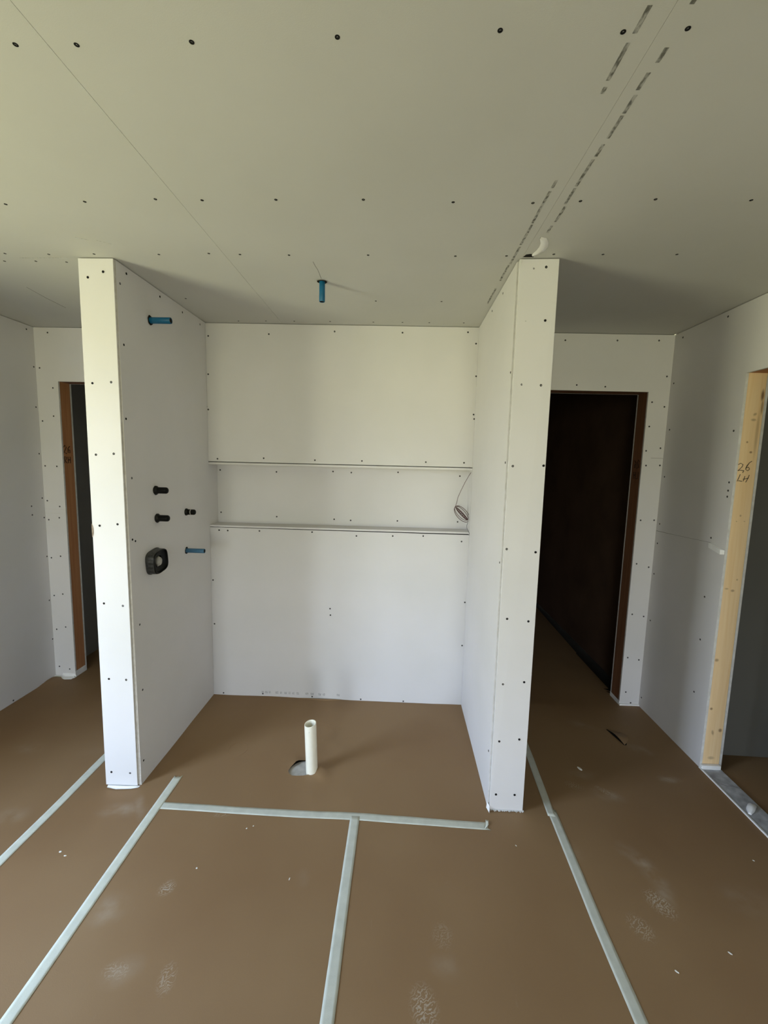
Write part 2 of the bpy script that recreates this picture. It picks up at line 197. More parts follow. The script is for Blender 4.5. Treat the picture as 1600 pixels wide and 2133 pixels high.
# ------------------------------------------------------------------ mesh helpers
class MB:
    """collects faces with a material index and links them as ONE mesh object"""
    def __init__(s): s.v = []; s.f = []; s.mi = []
    def quad(s, a, b, c, d, mi=0):
        i = len(s.v); s.v += [tuple(a), tuple(b), tuple(c), tuple(d)]; s.f.append((i, i+1, i+2, i+3)); s.mi.append(mi)
    def poly(s, pts, mi=0):
        i = len(s.v); s.v += [tuple(p) for p in pts]; s.f.append(tuple(range(i, i+len(pts)))); s.mi.append(mi)
    def hexa(s, b, t, mi=0, edge=None):
        """b, t = four bottom and four top corners, counter-clockwise from above; edge = material index for the sides named in it"""
        i = len(s.v); s.v += [tuple(p) for p in b] + [tuple(p) for p in t]
        fs = [(0, 3, 2, 1), (4, 5, 6, 7), (0, 1, 5, 4), (1, 2, 6, 5), (2, 3, 7, 6), (3, 0, 4, 7)]
        for k, f in enumerate(fs):
            s.f.append(tuple(i+j for j in f)); s.mi.append(edge.get(k, mi) if edge else mi)
    def box(s, x0, x1, y0, y1, z0, z1, mi=0, edge=None):
        s.hexa([(x0, y0, z0), (x1, y0, z0), (x1, y1, z0), (x0, y1, z0)], [(x0, y0, z1), (x1, y0, z1), (x1, y1, z1), (x0, y1, z1)], mi, edge)
    def tube(s, pts, r, n=10, mi=0, caps=True):
        pts = [Vector(p) for p in pts]; rings = []
        up = Vector((0, 0, 1)); prevn = None
        for k, p in enumerate(pts):
            t = (pts[min(k+1, len(pts)-1)]-pts[max(k-1, 0)]).normalized()
            if prevn is None:
                a = up if abs(t.dot(up)) < 0.9 else Vector((1, 0, 0)); nn = (a-t*a.dot(t)).normalized()
            else: nn = (prevn-t*prevn.dot(t)).normalized()
            prevn = nn; bb = t.cross(nn); rr = r[k] if isinstance(r, (list, tuple)) else r
            i = len(s.v); s.v += [tuple(p+(nn*math.cos(2*math.pi*j/n)+bb*math.sin(2*math.pi*j/n))*rr) for j in range(n)]; rings.append(i)
        for a, b in zip(rings, rings[1:]):
            for j in range(n): s.f.append((a+j, a+(j+1) % n, b+(j+1) % n, b+j)); s.mi.append(mi)
        if caps:
            s.f.append(tuple(rings[0]+j for j in reversed(range(n)))); s.mi.append(mi)
            s.f.append(tuple(rings[-1]+j for j in range(n))); s.mi.append(mi)
    def lathe(s, prof, n=24, M=None, mi=0):
        """prof = [(radius, height)...]; M maps local z axis to the world"""
        M = M or Matrix.Identity(4); rings = []
        for r, h in prof:
            i = len(s.v)
            if r < 1e-7: s.v.append(tuple(M @ Vector((0, 0, h)))); rings.append((i, 1))
            else: s.v += [tuple(M @ Vector((r*math.cos(2*math.pi*j/n), r*math.sin(2*math.pi*j/n), h))) for j in range(n)]; rings.append((i, n))
        for (a, na), (b, nb) in zip(rings, rings[1:]):
            for j in range(n):
                k = (j+1) % n
                if na == 1 and nb == 1: continue
                if na == 1: s.f.append((a, b+k, b+j)); s.mi.append(mi)
                elif nb == 1: s.f.append((a+j, a+k, b)); s.mi.append(mi)
                else: s.f.append((a+j, a+k, b+k, b+j)); s.mi.append(mi)
    def build(s, name, mats, parent=None, smooth=False, bevel=0.0, origin=None):
        me = bpy.data.meshes.new(name)
        o = Vector(origin) if origin is not None else Vector((0, 0, 0))
        me.from_pydata([tuple(Vector(p)-o) for p in s.v], [], s.f)
        for m in (mats if isinstance(mats, (list, tuple)) else [mats]): me.materials.append(m)
        for p, i in zip(me.polygons, s.mi): p.material_index = i
        bm = bmesh.new(); bm.from_mesh(me); bmesh.ops.remove_doubles(bm, verts=bm.verts, dist=1e-5); bmesh.ops.recalc_face_normals(bm, faces=bm.faces)
        bm.to_mesh(me); bm.free()
        if smooth:
            for p in me.polygons: p.use_smooth = True
            me.set_sharp_from_angle(angle=math.radians(40))
        ob = bpy.data.objects.new(name, me); COL.objects.link(ob); ob.location = o
        if parent is not None:
            ob.parent = parent
            if parent.location.length: ob.location = o-parent.location
        if bevel:
            md = ob.modifiers.new('bevel', 'BEVEL'); md.width = bevel; md.segments = 2; md.limit_method = 'ANGLE'
        return ob

def struct(o, label=None, cat=None):
    o['kind'] = 'structure'
    if label: o['label'] = label
    if cat: o['category'] = cat
    return o
def tag(o, label, cat, group=None):
    o['label'] = label; o['category'] = cat
    if group: o['group'] = group
    return o

def cells(mb, axis, a0, a1, u0, u1, z0, z1, holes, mi=0, hole_mi=None):
    """a slab across `axis` from a0 to a1 with rectangular holes (u0,u1,z0,z1); only outer faces are made"""
    us = sorted({u0, u1} | {h[i] for h in holes for i in (0, 1) if u0 < h[i] < u1}); zs = sorted({z0, z1} | {h[i] for h in holes for i in (2, 3) if z0 < h[i] < z1})
    def filled(i, j):
        if i < 0 or j < 0 or i >= len(us)-1 or j >= len(zs)-1: return False
        cu, cz = (us[i]+us[i+1])/2, (zs[j]+zs[j+1])/2
        return not any(h[0] < cu < h[1] and h[2] < cz < h[3] for h in holes)
    P = (lambda a, u, z: (a, u, z)) if axis == 'x' else (lambda a, u, z: (u, a, z))
    em = mi if hole_mi is None else hole_mi
    for i in range(len(us)-1):
        for j in range(len(zs)-1):
            if not filled(i, j): continue
            p, q, r, t = us[i], us[i+1], zs[j], zs[j+1]
            for a in (a0, a1): mb.quad(P(a, p, r), P(a, q, r), P(a, q, t), P(a, p, t), mi)
            if not filled(i-1, j): mb.quad(P(a0, p, r), P(a1, p, r), P(a1, p, t), P(a0, p, t), em)
            if not filled(i+1, j): mb.quad(P(a0, q, r), P(a1, q, r), P(a1, q, t), P(a0, q, t), em)
            if not filled(i, j-1): mb.quad(P(a0, p, r), P(a1, p, r), P(a1, q, r), P(a0, q, r), em)
            if not filled(i, j+1): mb.quad(P(a0, p, t), P(a1, p, t), P(a1, q, t), P(a0, q, t), em)

# the drywall screw: a bugle head with a cross slot, copied into every board
def screw_mesh():
    mb = MB(); n = 16; R = 0.0052
    mb.lathe([(R, -0.0010), (R, 0.0004), (R*0.86, 0.0007), (R*0.5, 0.0006), (R*0.42, 0.0001), (0, -0.0004)], n)
    for a in (0, math.pi/2):
        c, s = math.cos(a), math.sin(a)
        pts = [(-.0030, -.0005), (.0030, -.0005), (.0030, .0005), (-.0030, .0005)]
        mb.poly([(x*c-y*s, x*s+y*c, 0.00085) for x, y in pts])
    o = mb.build('screw', M_screw); me = o.data; bpy.data.objects.remove(o); return me
SCREW = screw_mesh()
def screws(key, parent, axis, off=0.0, size=1.0):
    for p in SCREWS[key]:
        o = bpy.data.objects.new('screw', SCREW); COL.objects.link(o); o.parent = parent
        z = Vector(axis).normalized(); o.rotation_mode = 'QUATERNION'; o.rotation_quaternion = z.to_track_quat('Z', 'Y') @ Matrix.Rotation(random.random()*3, 3, 'Z').to_quaternion()
        o.location = Vector(p)+z*off; o.scale = (size, size, 1)

H = 2.44; HB = H-0.003          # boards stop 3 mm under the ceiling

# ------------------------------------------------------------------ floor
def gz(x, y):
    """height of the loose floor paper"""
    h = 0.0
    if -1.25 < x < 3.05 and -2.2 < y < 0.12:
        f = min(1, (x+1.25)/.1, (3.05-x)/.1, (y+2.2)/.2, (0.12-y)/.06); f = max(0, f)
        h += f*0.0045*(noise.noise(Vector((x*1.9, y*2.3, 1.7)))+0.6*noise.noise(Vector((x*4.1+3, y*3.3, 4.2))))
        h += f*0.030*math.exp(-((x-.866)/.026)**2-((y+.688)/.034)**2)+f*0.011*math.exp(-((x-.722)/.028)**2-((y+.628)/.028)**2)     # paper riding up the drain pipe
        h += f*0.0035*math.exp(-((x-.95+.5*(y+.55))/.05)**2-((y+.52)/.14)**2)
        h += f*0.0030*math.exp(-((x-.85)/.035)**2-((y+.85)/.07)**2)+f*0.003*math.exp(-((x-1.02)/.04)**2-((y+.84)/.07)**2)
        h += 0.003*f
    h += 0.020*math.exp(-((x+1.19)/.05)**2-((y-.08)/.07)**2)*(1 if y < .14 else 0)
    return h
HOLE = [(.6948,-.6932),(.699,-.672),(.71,-.6514),(.722,-.634),(.7349,-.6217),(.754,-.612),(.7763,-.6091),(.800,-.612),(.8207,-.6233),(.829,-.655),(.8267,-.6843),(.823,-.697),(.8141,-.705),(.797,-.7145),(.7776,-.7205),(.750,-.724),(.7214,-.7243),(.705,-.712)]
def build_floor():
    x0, x1, y0, y1 = -1.25, 3.05, -2.2, 0.9
    nx, ny = 108, 78; pts = []; idx = {}
    def inhole(x, y, poly):
        c = False; j = len(poly)-1
        for i in range(len(poly)):
            if (poly[i][1] > y) != (poly[j][1] > y) and x < (poly[j][0]-poly[i][0])*(y-poly[i][1])/(poly[j][1]-poly[i][1])+poly[i][0]: c = not c
            j = i
        return c
    for i in range(nx+1):
        for j in range(ny+1):
            x = x0+(x1-x0)*i/nx; y = y0+(y1-y0)*j/ny
            if min((x-a)**2+(y-b)**2 for a, b in HOLE) < .012**2: continue
            pts.append(Vector((x, y)))
    n0 = len(pts); pts += [Vector(h) for h in HOLE]
    edges = [(n0+k, n0+(k+1) % len(HOLE)) for k in range(len(HOLE))]
    V, E, F, *_ = delaunay_2d_cdt(pts, edges, [], 0, 1e-6)
    mb = MB(); mb.v = [(v.x, v.y, gz(v.x, v.y)) for v in V]
    for f in F:
        cx = sum(V[i].x for i in f)/len(f); cy = sum(V[i].y for i in f)/len(f)
        if inhole(cx, cy, HOLE): continue
        if cy > .235 and cx > 2.795+(cy-.235)*.03: continue
        mb.f.append(tuple(f)); mb.mi.append(0)
    mb.quad((-1.4, -9.1, 0), (5.2, -9.1, 0), (5.2, y0, 0), (-1.4, y0, 0))
    mb.quad((x1, y0, 0), (5.2, y0, 0), (5.2, y1, 0), (x1, y1, 0))
    mb.quad((-1.4, y0, 0), (x0, y0, 0), (x0, 4.2, 0), (-1.4, 4.2, 0))
    mb.quad((x0, y1, 0), (2.82, y1, 0), (2.90, 4.2, 0), (x0, 4.2, 0))
    fl = mb.build('floor', M_paper, smooth=True)
    struct(fl, 'brown kraft paper covering the whole floor, dusty with footprints', 'floor')
    sl = MB(); sl.box(-1.5, 5.3, -9.2, 4.3, -0.12, -0.008, 0)
    sl.build('darkened_slab', M_slabd, fl)
    # pale concrete seen through the torn hole beside the drain pipe
    c = MB(); c.poly([(.7649+(x-.7649)*1.15, -.668+(y+.668)*1.15, -0.0060) for x, y in HOLE]); o = c.build('exposed_concrete', M_slab, fl); o['label'] = 'pale grey concrete showing through the torn hole beside the pipe'
    # slit in the paper with a lifted lip
    s = MB(); A = Vector((2.556, -.205)); B = Vector((2.592, -.352)); nrm = Vector((1.0, .22)).normalized()
    K = 8; top = []; base = []; far = []
    for i in range(K+1):
        t = i/K; p = A.lerp(B, t); hgt = .014*math.sin(math.pi*t); z = gz(p.x, p.y)
        top.append((p.x, p.y, z+.001+hgt)); base.append((p.x+.010, p.y, z+.0012)); f = p+nrm*(.075*math.sin(math.pi*t)+.002); far.append((f.x, f.y, gz(f.x, f.y)+.0006))
    for i in range(K):
        s.quad(top[i], top[i+1], far[i+1], far[i], 0); s.quad(base[i], base[i+1], far[i+1], far[i], 1); s.quad((base[i][0]-.014, *base[i][1:]), (base[i+1][0]-.014, *base[i+1][1:]), base[i+1], base[i], 1)
    s.build('paper_slit', [M_paper, M_hole], fl, smooth=True)  # dark faces paint the shade beneath the lip
    # small round blister and a straight crease in the alcove
    r = MB(); pr = []
    for i in range(25):
        a = 2*math.pi*i/24; x, y = .375+.052*math.cos(a), -.545+.055*math.sin(a); pr.append((x, y, gz(x, y)+.0002))
    r.tube(pr, .0009, 5, caps=False); r.tube([(x, y, gz(x, y)+.0001) for x, y in [(.7834, -.2612), (.83, -.281), (.88, -.302), (.9257, -.3232)]], .0009, 5)
    r.tube([(x, y, gz(x, y)) for x, y in [(.60, -.003), (.66, -.006), (.72, -.012), (.77, -.014), (.82, -.010), (.88, -.003)]], [.002, .004, .006, .0065, .005, .002], 8)
    r.build('paper_crease', M_paper, fl, smooth=True)
    return fl
floor = build_floor()

# ------------------------------------------------------------------ ceiling
def build_ceiling():
    mb = MB()
    # three boards with hairline joints along x = 0.481 and x = 1.692
    J = 0.0005
    xs = [-1.5, 0.481-J, 0.481+J, 1.692-J*.7, 1.692+J*.7, 5.3]
    for a, b in ((0, 1), (2, 3), (4, 5)): mb.box(xs[a], xs[b], -9.2, 4.3, H, H+.0127, 0)
    mb.box(-1.5, 5.3, -9.2, 4.3, H+.0127, H+.12, 1)
    c = mb.build('ceiling', [M_ceil, M_core]); struct(c, 'unfinished drywall ceiling with screw rows and printed marks', 'ceiling')
    k = MB()
    for x, y0, y1 in INKL: k.quad((x-.0045, y0, H-.0004), (x+.0045, y0, H-.0004), (x+.0045, y1, H-.0004), (x-.0045, y1, H-.0004))
    for x, y0, y1 in INKR: k.quad((x-.0045, y0, H-.0004), (x+.0045, y0, H-.0004), (x+.0045, y1, H-.0004), (x-.0045, y1, H-.0004))
    o = k.build('printed_mark', M_ink, c); o['label'] = 'worn grey dashes printed along the board edges'
    g = MB()
    g.tube([(.8363, -.8396, H-.0002), (.838, -.80, H-.0002), (.8421, -.7621, H-.0002), (.8408, -.672, H-.0002)], .0007, 4)
    g.tube([(-.6797, -.5215, H-.0002), (-.6984, -.3798, H-.0002), (-.7076, -.2267, H-.0002)], .0008, 4)
    g.build('hairline_crack', M_joint, c)
    # broken board corner and its smear of white compound over the right partition
    t = MB()
    hole = [(1.692, -.902), (1.700, -.925), (1.716, -.930), (1.731, -.922), (1.735, -.902)]
    t.poly([(x, y, H-.0006) for x, y in hole]); o = t.build('broken_corner_shade', M_hole, c)  # flat dark patch painting the shade inside the break
    s = MB(); path = [(1.712, -1.055), (1.727, -1.045), (1.741, -1.015), (1.748, -.985), (1.745, -.955), (1.736, -.932), (1.727, -.918)]; wd = [.004, .012, .014, .017, .016, .013, .006]; z = H
    K = []
    for i, p in enumerate(path):
        a = Vector(path[min(i+1, 6)])-Vector(path[max(i-1, 0)]); nn = Vector((-a.y, a.x)).normalized()
        K.append([(p[0]+nn.x*wd[i]*q, p[1]+nn.y*wd[i]*q, z-h) for q, h in ((-1, .0004), (-.4, .004), (.3, .005), (1, .0004))])
    for a, b in zip(K, K[1:]):
        for q in range(3): s.quad(a[q], b[q], b[q+1], a[q+1])
    s.build('compound_smear', M_mud, c, smooth=True)
    st = MB()
    for x0, y0, x1, y1, wd_ in ((-.43, -.842, -.24, -.847, .0022), (-.05, -1.02, -.01, -1.0, .003), (.02, -1.0, .06, -.97, .002), (-.62, -1.12, -.57, -1.09, .004), (2.60, -1.30, 2.66, -1.27, .002)):
        d = Vector((x1-x0, y1-y0)).normalized(); n_ = Vector((-d.y, d.x))*wd_
        st.quad((x0-n_.x, y0-n_.y, H-.0003), (x1-n_.x, y1-n_.y, H-.0003), (x1+n_.x, y1+n_.y, H-.0003), (x0+n_.x, y0+n_.y, H-.0003))
    st.build('dust_streak', M_smear, c)
    screws('C', c, (0, 0, -1))
    return c
INKL = [(1.648,-1.862,-1.81),(1.646,-1.792,-1.707),(1.649,-1.692,-1.673),(1.656,-1.377,-1.339),(1.655,-1.325,-1.148),(1.657,-1.139,-.999),(1.658,-.984,-.839),(1.655,-.831,-.672),(1.656,-.585,-.392)]
INKR = [(1.72,-1.93,-1.863),(1.726,-1.782,-1.749),(1.722,-1.727,-1.683),(1.725,-1.671,-1.619),(1.725,-1.613,-1.54),(1.724,-1.52,-1.475),(1.723,-1.464,-1.349),(1.724,-1.34,-1.26),(1.73,-1.247,-1.158),(1.727,-1.134,-1.086)]
ceiling = build_ceiling()

# ------------------------------------------------------------------ partitions either side of the alcove
B = 0.0127
def partition_left():
    mb = MB()
    mb.box(-.150, -.014, -.836, .135, 0, H, 2)                                              # framing
    mb.hexa([(-.0087, -.8375, .002), (.0043, -.8375, .002), (.005, -.0025, .002), (-.0087, -.0025, .002)],
            [(-.0215, -.8425, HB), (-.0093, -.8425, HB), (0, -.0025, HB), (-.0127, -.0025, HB)], 0, {2: 1})
    mb.box(-.014, 0.0, 0, .137, 1.155, 1.60, 0)                                             # side of the niche
    mb.hexa([(-.1638, -.8375, .002), (-.151, -.8375, .002), (-.151, .15, .002), (-.1638, .15, .002)],
            [(-.1627, -.842, HB), (-.150, -.842, HB), (-.150, .15, HB), (-.1627, .15, HB)], 0, {2: 1})
    w_ = mb.build('wall_partition_left', [M_wall, M_edge, M_core]); struct(w_, 'white drywall partition on the left of the alcove, carrying the pipe stubs', 'wall')
    e = MB(); e.hexa([(-.1638, -.8515, .008), (-.0085, -.8480, .008), (-.0085, -.8380, .008), (-.1638, -.8385, .008)],
                     [(-.1627, -.8560, HB-.001), (-.0101, -.8570, HB-.001), (-.0101, -.8435, HB-.001), (-.1627, -.8430, HB-.001)], 0, {3: 1, 5: 1})
    o = e.build('end_board', [M_wall, M_edge], w_, bevel=.0015); o['label'] = 'bright white end board'
    t = MB()
    pr = [(-.1655, 1.300), (-.1600, 1.292), (-.1565, 1.280), (-.1560, 1.262), (-.1585, 1.247), (-.1620, 1.240), (-.1655, 1.236)]
    t.poly([(x, -.8546, z) for x, z in pr]); t.poly([(x, -.8535, z) for x, z in pr])
    t.build('torn_paper', M_torn, w_)
    s = MB()
    s.poly([(-.150, -.866, .0058), (-.10, -.875, .0058), (-.03, -.868, .0058), (0, -.858, .0058), (.004, -.845, .0058), (-.155, -.848, .0058)])
    s.tube([(-.150, -.856, .004), (-.11, -.860, .005), (-.06, -.859, .005), (-.01, -.852, .005)], [.003, .006, .006, .003], 6)
    s.build('compound_smear', M_mud, w_, smooth=True)
    screws('LE', w_, (0, -1, 0), .0006); screws('LS', w_, (1, 0, 0), .0002)
    return w_
def partition_right():
    mb = MB()
    mb.box(1.704, 1.828, -.862, .135, 0, H, 2)
    mb.hexa([(1.6892, -.8650, .002), (1.7019, -.8650, .002), (1.7019, -.0025, .002), (1.6890, -.0025, .002)],
            [(1.6802, -.8680, HB), (1.6929, -.8680, HB), (1.6979, -.0025, HB), (1.6852, -.0025, HB)], 0, {2: 1})
    mb.box(1.6868, 1.700, 0, .137, 1.155, 1.60, 0)
    mb.hexa([(1.8365, -.8690, .002), (1.8491, -.8690, .002), (1.8491, .09, .002), (1.8365, .09, .002)],
            [(1.8260, -.8790, HB), (1.8387, -.8790, HB), (1.8387, .09, HB), (1.8260, .09, HB)], 0, {2: 1})
    w_ = mb.build('wall_partition_right', [M_wall, M_cut, M_core]); struct(w_, 'white drywall partition on the right of the alcove', 'wall')
    e = MB(); e.hexa([(1.6953, -.8823, .008), (1.8491, -.8838, .008), (1.8491, -.8700, .008), (1.6953, -.8695, .008)],
                     [(1.6838, -.8930, HB-.001), (1.8387, -.9006, HB-.001), (1.8387, -.8800, HB-.001), (1.6838, -.8785, HB-.001)], 0, {3: 1, 5: 1})
    o = e.build('end_board', [M_wall, M_cut], w_, bevel=.0012)
    s = MB(); random.seed(9); x = 1.692
    while x < 1.852:
        d = random.uniform(.004, .014); ww = random.uniform(.005, .012)
        s.poly([(x, -.880, .006), (x+ww, -.880, .007), (x+ww*.7, -.884-d, .006), (x+ww*.3, -.884-d*.8, .0065)]); x += ww*.8
    s.poly([(1.687, -.862, .03), (1.694, -.885, .025), (1.690, -.905, .006), (1.682, -.872, .006)])
    s.build('torn_paper', M_mud, w_)
    c = MB(); c.poly([(1.690, -.8945, H-.03), (1.684, -.8942, HB-.004), (1.697, -.8950, HB-.003)])
    c.build('crushed_corner', M_cut, w_)
    screws('RE', w_, (0, -1, 0), .0010); screws('RS', w_, (-1, 0, 0), .0004)
    return w_
wpl = partition_left(); wpr = partition_right()

# ------------------------------------------------------------------ alcove back wall with the long niche
def alcove_back():
    mb = MB()
    x0, x1 = -.012, 1.700
    mb.box(x0, x1, 0, B, .002, 1.1595, 0); mb.hexa([(x0, 0, 1.5865), (x1, 0, 1.5915), (x1, B, 1.5915), (x0, B, 1.5865)], [(x0, 0, HB), (x1, 0, HB), (x1, B, HB), (x0, B, HB)], 0)
    mb.box(x0, x1, B, .137, 0, 1.159, 1); mb.box(x0, x1, B, .137, 1.592, H, 1)
    mb.box(x0, x1, .135, .148, 1.10, 1.65, 0); mb.box(x0, x1, .148, .20, 0, H, 1)
    w_ = mb.build('wall_back', [M_wall, M_core]); struct(w_, 'white drywall back wall of the alcove with a long recessed niche', 'wall')
    s = MB(); s.hexa([(.001, -.003, 1.1630), (1.686, -.003, 1.1665), (1.686, .135, 1.1665), (.001, .135, 1.1630)], [(.001, -.003, 1.1745), (1.686, -.003, 1.1785), (1.686, .135, 1.1785), (.001, .135, 1.1745)], 0)
    s.build('niche_shelf', M_wall, w_, bevel=.001)
    s = MB(); s.hexa([(.001, -.003, 1.5675), (1.686, -.003, 1.5725), (1.686, .135, 1.5725), (.001, .135, 1.5675)], [(.001, -.003, 1.5815), (1.686, -.003, 1.5865), (1.686, .135, 1.5865), (.001, .135, 1.5815)], 0)
    s.build('niche_head', M_wall, w_, bevel=.001)
    k = MB(); random.seed(3); x = .335
    while x < .91:
        ww = random.uniform(.012, .022)
        if random.random() < .85: k.quad((x, -.0004, .026+x*.002), (x+ww, -.0004, .026), (x+ww, -.0004, .043), (x, -.0004, .043))
        x += ww+random.uniform(.006, .016)
    k.build('printed_mark', M_ink_faint, w_)
    screws('B', w_, (0, -1, 0)); screws('NB', w_, (0, -1, 0))
    return w_
wback = alcove_back()

# ------------------------------------------------------------------ outer walls with their openings
def layered_wall(name, axis, a, sgn, u0, u1, holes, label, core_holes=None, back=M_dimwall, thick=.1153):
    """boards on both faces of a stud wall; a = visible face, sgn = direction into the wall"""
    mb = MB()
    f = lambda d: a+sgn*d
    cells(mb, axis, *sorted((f(0), f(B))), u0, u1, .002, HB, holes, 0, 1)
    cells(mb, axis, *sorted((f(B), f(thick-B))), u0, u1, 0, H, core_holes or holes, 2)
    cells(mb, axis, *sorted((f(thick-B), f(thick))), u0, u1, .002, HB, holes, 3, 1)
    w_ = mb.build(name, [M_wall, M_cut, M_core, back]); struct(w_, label, 'wall'); return w_

def winholes(*ws): return [tuple(w_) for w_ in ws]
# left wall, ends past the far-left door into the room beyond
mb = MB(); cells(mb, 'x', -1.36, -1.224, MID_Y, .15, .002, HB, winholes(WIN_A), 0); cells(mb, 'x', -1.358, -1.236, MID_Y, .15, 0, H, winholes(WIN_A), 1)
wall_left = mb.build('wall_left', [M_wall, M_core]); struct(wall_left, 'drywall wall at the far left edge, in shade', 'wall')
screws('WL', wall_left, (1, 0, 0))

# far-left wall with its doorway
FLH = [(-1.0775, -.27, -1, 2.091)]
wall_fl = layered_wall('wall_far_left', 'y', .15, 1, -1.224, -.150, FLH, 'narrow white drywall wall around the far left doorway', [(-1.1155, -.232, -1, 2.129)])
screws('FL', wall_fl, (0, -1, 0))
s = MB(); s.box(-1.1155, -1.079, .1627, .2526, 0, 2.129, 0)
st = s.build('door_stud', M_pine_side, wall_fl, bevel=.001); st['label'] = 'orange-brown stud lining the left side of the doorway'
s = MB(); s.box(-1.079, -.232, .1627, .2526, 2.092, 2.129, 0); s.build('door_header', M_fir, wall_fl)
s = MB(); s.quad((-1.222, .1494, 1.2245), (-1.080, .1494, 1.2245), (-1.080, .1494, 1.2265), (-1.222, .1494, 1.2265)); s.quad((-1.222, .1494, 1.196), (-1.115, .1494, 1.196), (-1.115, .1494, 1.1985), (-1.222, .1494, 1.1985))
s.build('board_joint', M_edge, wall_fl)
s = MB(); s.box(-1.225, -1.076, .135, .1505, 0, .012, 0); s.box(-1.0790, -1.0765, .150, .262, 0, .045, 0); s.hexa([(-1.16, .10, .004), (-1.08, .11, .004), (-1.07, .152, .004), (-1.18, .15, .004)], [(-1.14, .135, .010), (-1.085, .14, .012), (-1.078, .15, .03), (-1.17, .149, .03)], 0)
s.build('floor_tape', M_mud, wall_fl, bevel=.002)

# far-right wall with its doorway
FRH = [(1.96, 2.7785, -1, 2.0915)]
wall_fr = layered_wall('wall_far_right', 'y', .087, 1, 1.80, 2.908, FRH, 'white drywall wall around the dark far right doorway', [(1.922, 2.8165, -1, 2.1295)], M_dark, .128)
screws('FR', wall_fr, (0, -1, 0))
s = MB(); s.box(2.7795, 2.8165, .0997, .2023, 0, 2.1295, 0); st = s.build('door_stud', M_fir, wall_fr, bevel=.001)
s = MB(); s.box(1.922, 2.7795, .0997, .2023, 2.0925, 2.1295, 0); s.build('door_header', M_fir, wall_fr)
s = MB(); s.quad((2.83, .0866, 1.6795), (2.907, .0866, 1.6795), (2.907, .0866, 1.681), (2.83, .0866, 1.681)); s.build('board_joint', M_joint, wall_fr)
s = MB(); s.box(2.776, 2.910, .078, .0875, 0, .013, 0); s.box(2.7765, 2.7790, .087, .215, 0, .03, 0); s.build('floor_tape', M_mud, wall_fr, bevel=.002)

# right wall with the near doorway
RH = [(-1.33, -.516, -1, 2.0905)]
wall_right = layered_wall('wall_right', 'x', 2.908, 1, MID_Y, .087, RH, 'shaded drywall wall on the right, cut by a doorway', [(-1.368, -.478, -1, 2.1285)], M_dimwall, .1153)
screws('WR', wall_right, (-1, 0, 0))
s = MB(); s.box(2.9207, 3.0106, -.515, -.478, 0, 2.1285, 0); st = s.build('door_stud', M_pine, wall_right, bevel=.0008); st['label'] = 'pale pine stud with knots and marker writing'
k = MB()
for pts in WRITING: k.tube([(x, -.5152, z) for x, z in pts], .0015, 6)
o = k.build('handwriting', M_marker, st); o['label'] = 'black marker writing 2/6 LH'
s = MB(); s.box(2.9207, 3.0106, -1.330, -.515, 2.0915, 2.1285, 0); s.build('door_header', M_pine_side, wall_right)
s = MB(); s.box(2.9207, 3.0106, -1.368, -1.331, 0, 2.1285, 0); s.build('door_stud', M_pine, wall_right)
s = MB()
s.tube([(2.9075, .080, 1.2140), (2.9075, .03, 1.2150), (2.9075, -.12, 1.218), (2.9075, -.3, 1.224), (2.9075, -.41, 1.228)], [.0011, .0010, .0005, .0005, .0006], 4)
s.build('board_joint', M_joint, wall_right)
s = MB(); s.hexa([(2.9055, -.516, 1.185), (2.895, -.500, 1.182), (2.8985, -.408, 1.200), (2.9070, -.410, 1.203)], [(2.9055, -.516, 1.207), (2.893, -.500, 1.207), (2.8975, -.408, 1.226), (2.9070, -.410, 1.226)], 0)
s.build('torn_paper', M_mud, wall_right)
s = MB(); s.box(2.9085, 3.0100, -.535, -.5155, .004, .028, 0); s.build('compound_smear', M_mud, wall_right, bevel=.003)
# marker scribbles on the two far door studs
k = MB()
for pts in ([(.166, 1.655), (.178, 1.668), (.190, 1.655), (.168, 1.618), (.192, 1.612)], [(.222, 1.662), (.205, 1.648), (.204, 1.618), (.220, 1.616), (.221, 1.636), (.206, 1.638)], [(.168, 1.545), (.170, 1.592), (.186, 1.586), (.184, 1.570), (.170, 1.568), (.190, 1.545)], [(.200, 1.590), (.202, 1.545)], [(.202, 1.568), (.220, 1.568)], [(.220, 1.590), (.221, 1.545)]):
    k.tube([(-1.0788, y, z) for y, z in pts], .0026, 6)
o = k.build('handwriting', M_marker2, bpy.data.objects['door_stud']); o['label'] = 'dark brown marker scribble'
k = MB()
for pts in ([(.118, 1.655), (.130, 1.668), (.142, 1.655), (.120, 1.618), (.144, 1.612)], [(.174, 1.662), (.157, 1.648), (.156, 1.618), (.172, 1.616), (.173, 1.636), (.158, 1.638)], [(.120, 1.592), (.121, 1.545), (.140, 1.546)], [(.152, 1.590), (.154, 1.545)], [(.154, 1.568), (.172, 1.568)], [(.172, 1.590), (.173, 1.545)]):
    k.tube([(2.7793, y, z) for y, z in pts], .0026, 6)
o = k.build('handwriting', M_marker2, bpy.data.objects['door_stud.001']); o['label'] = 'dark brown marker scribble'

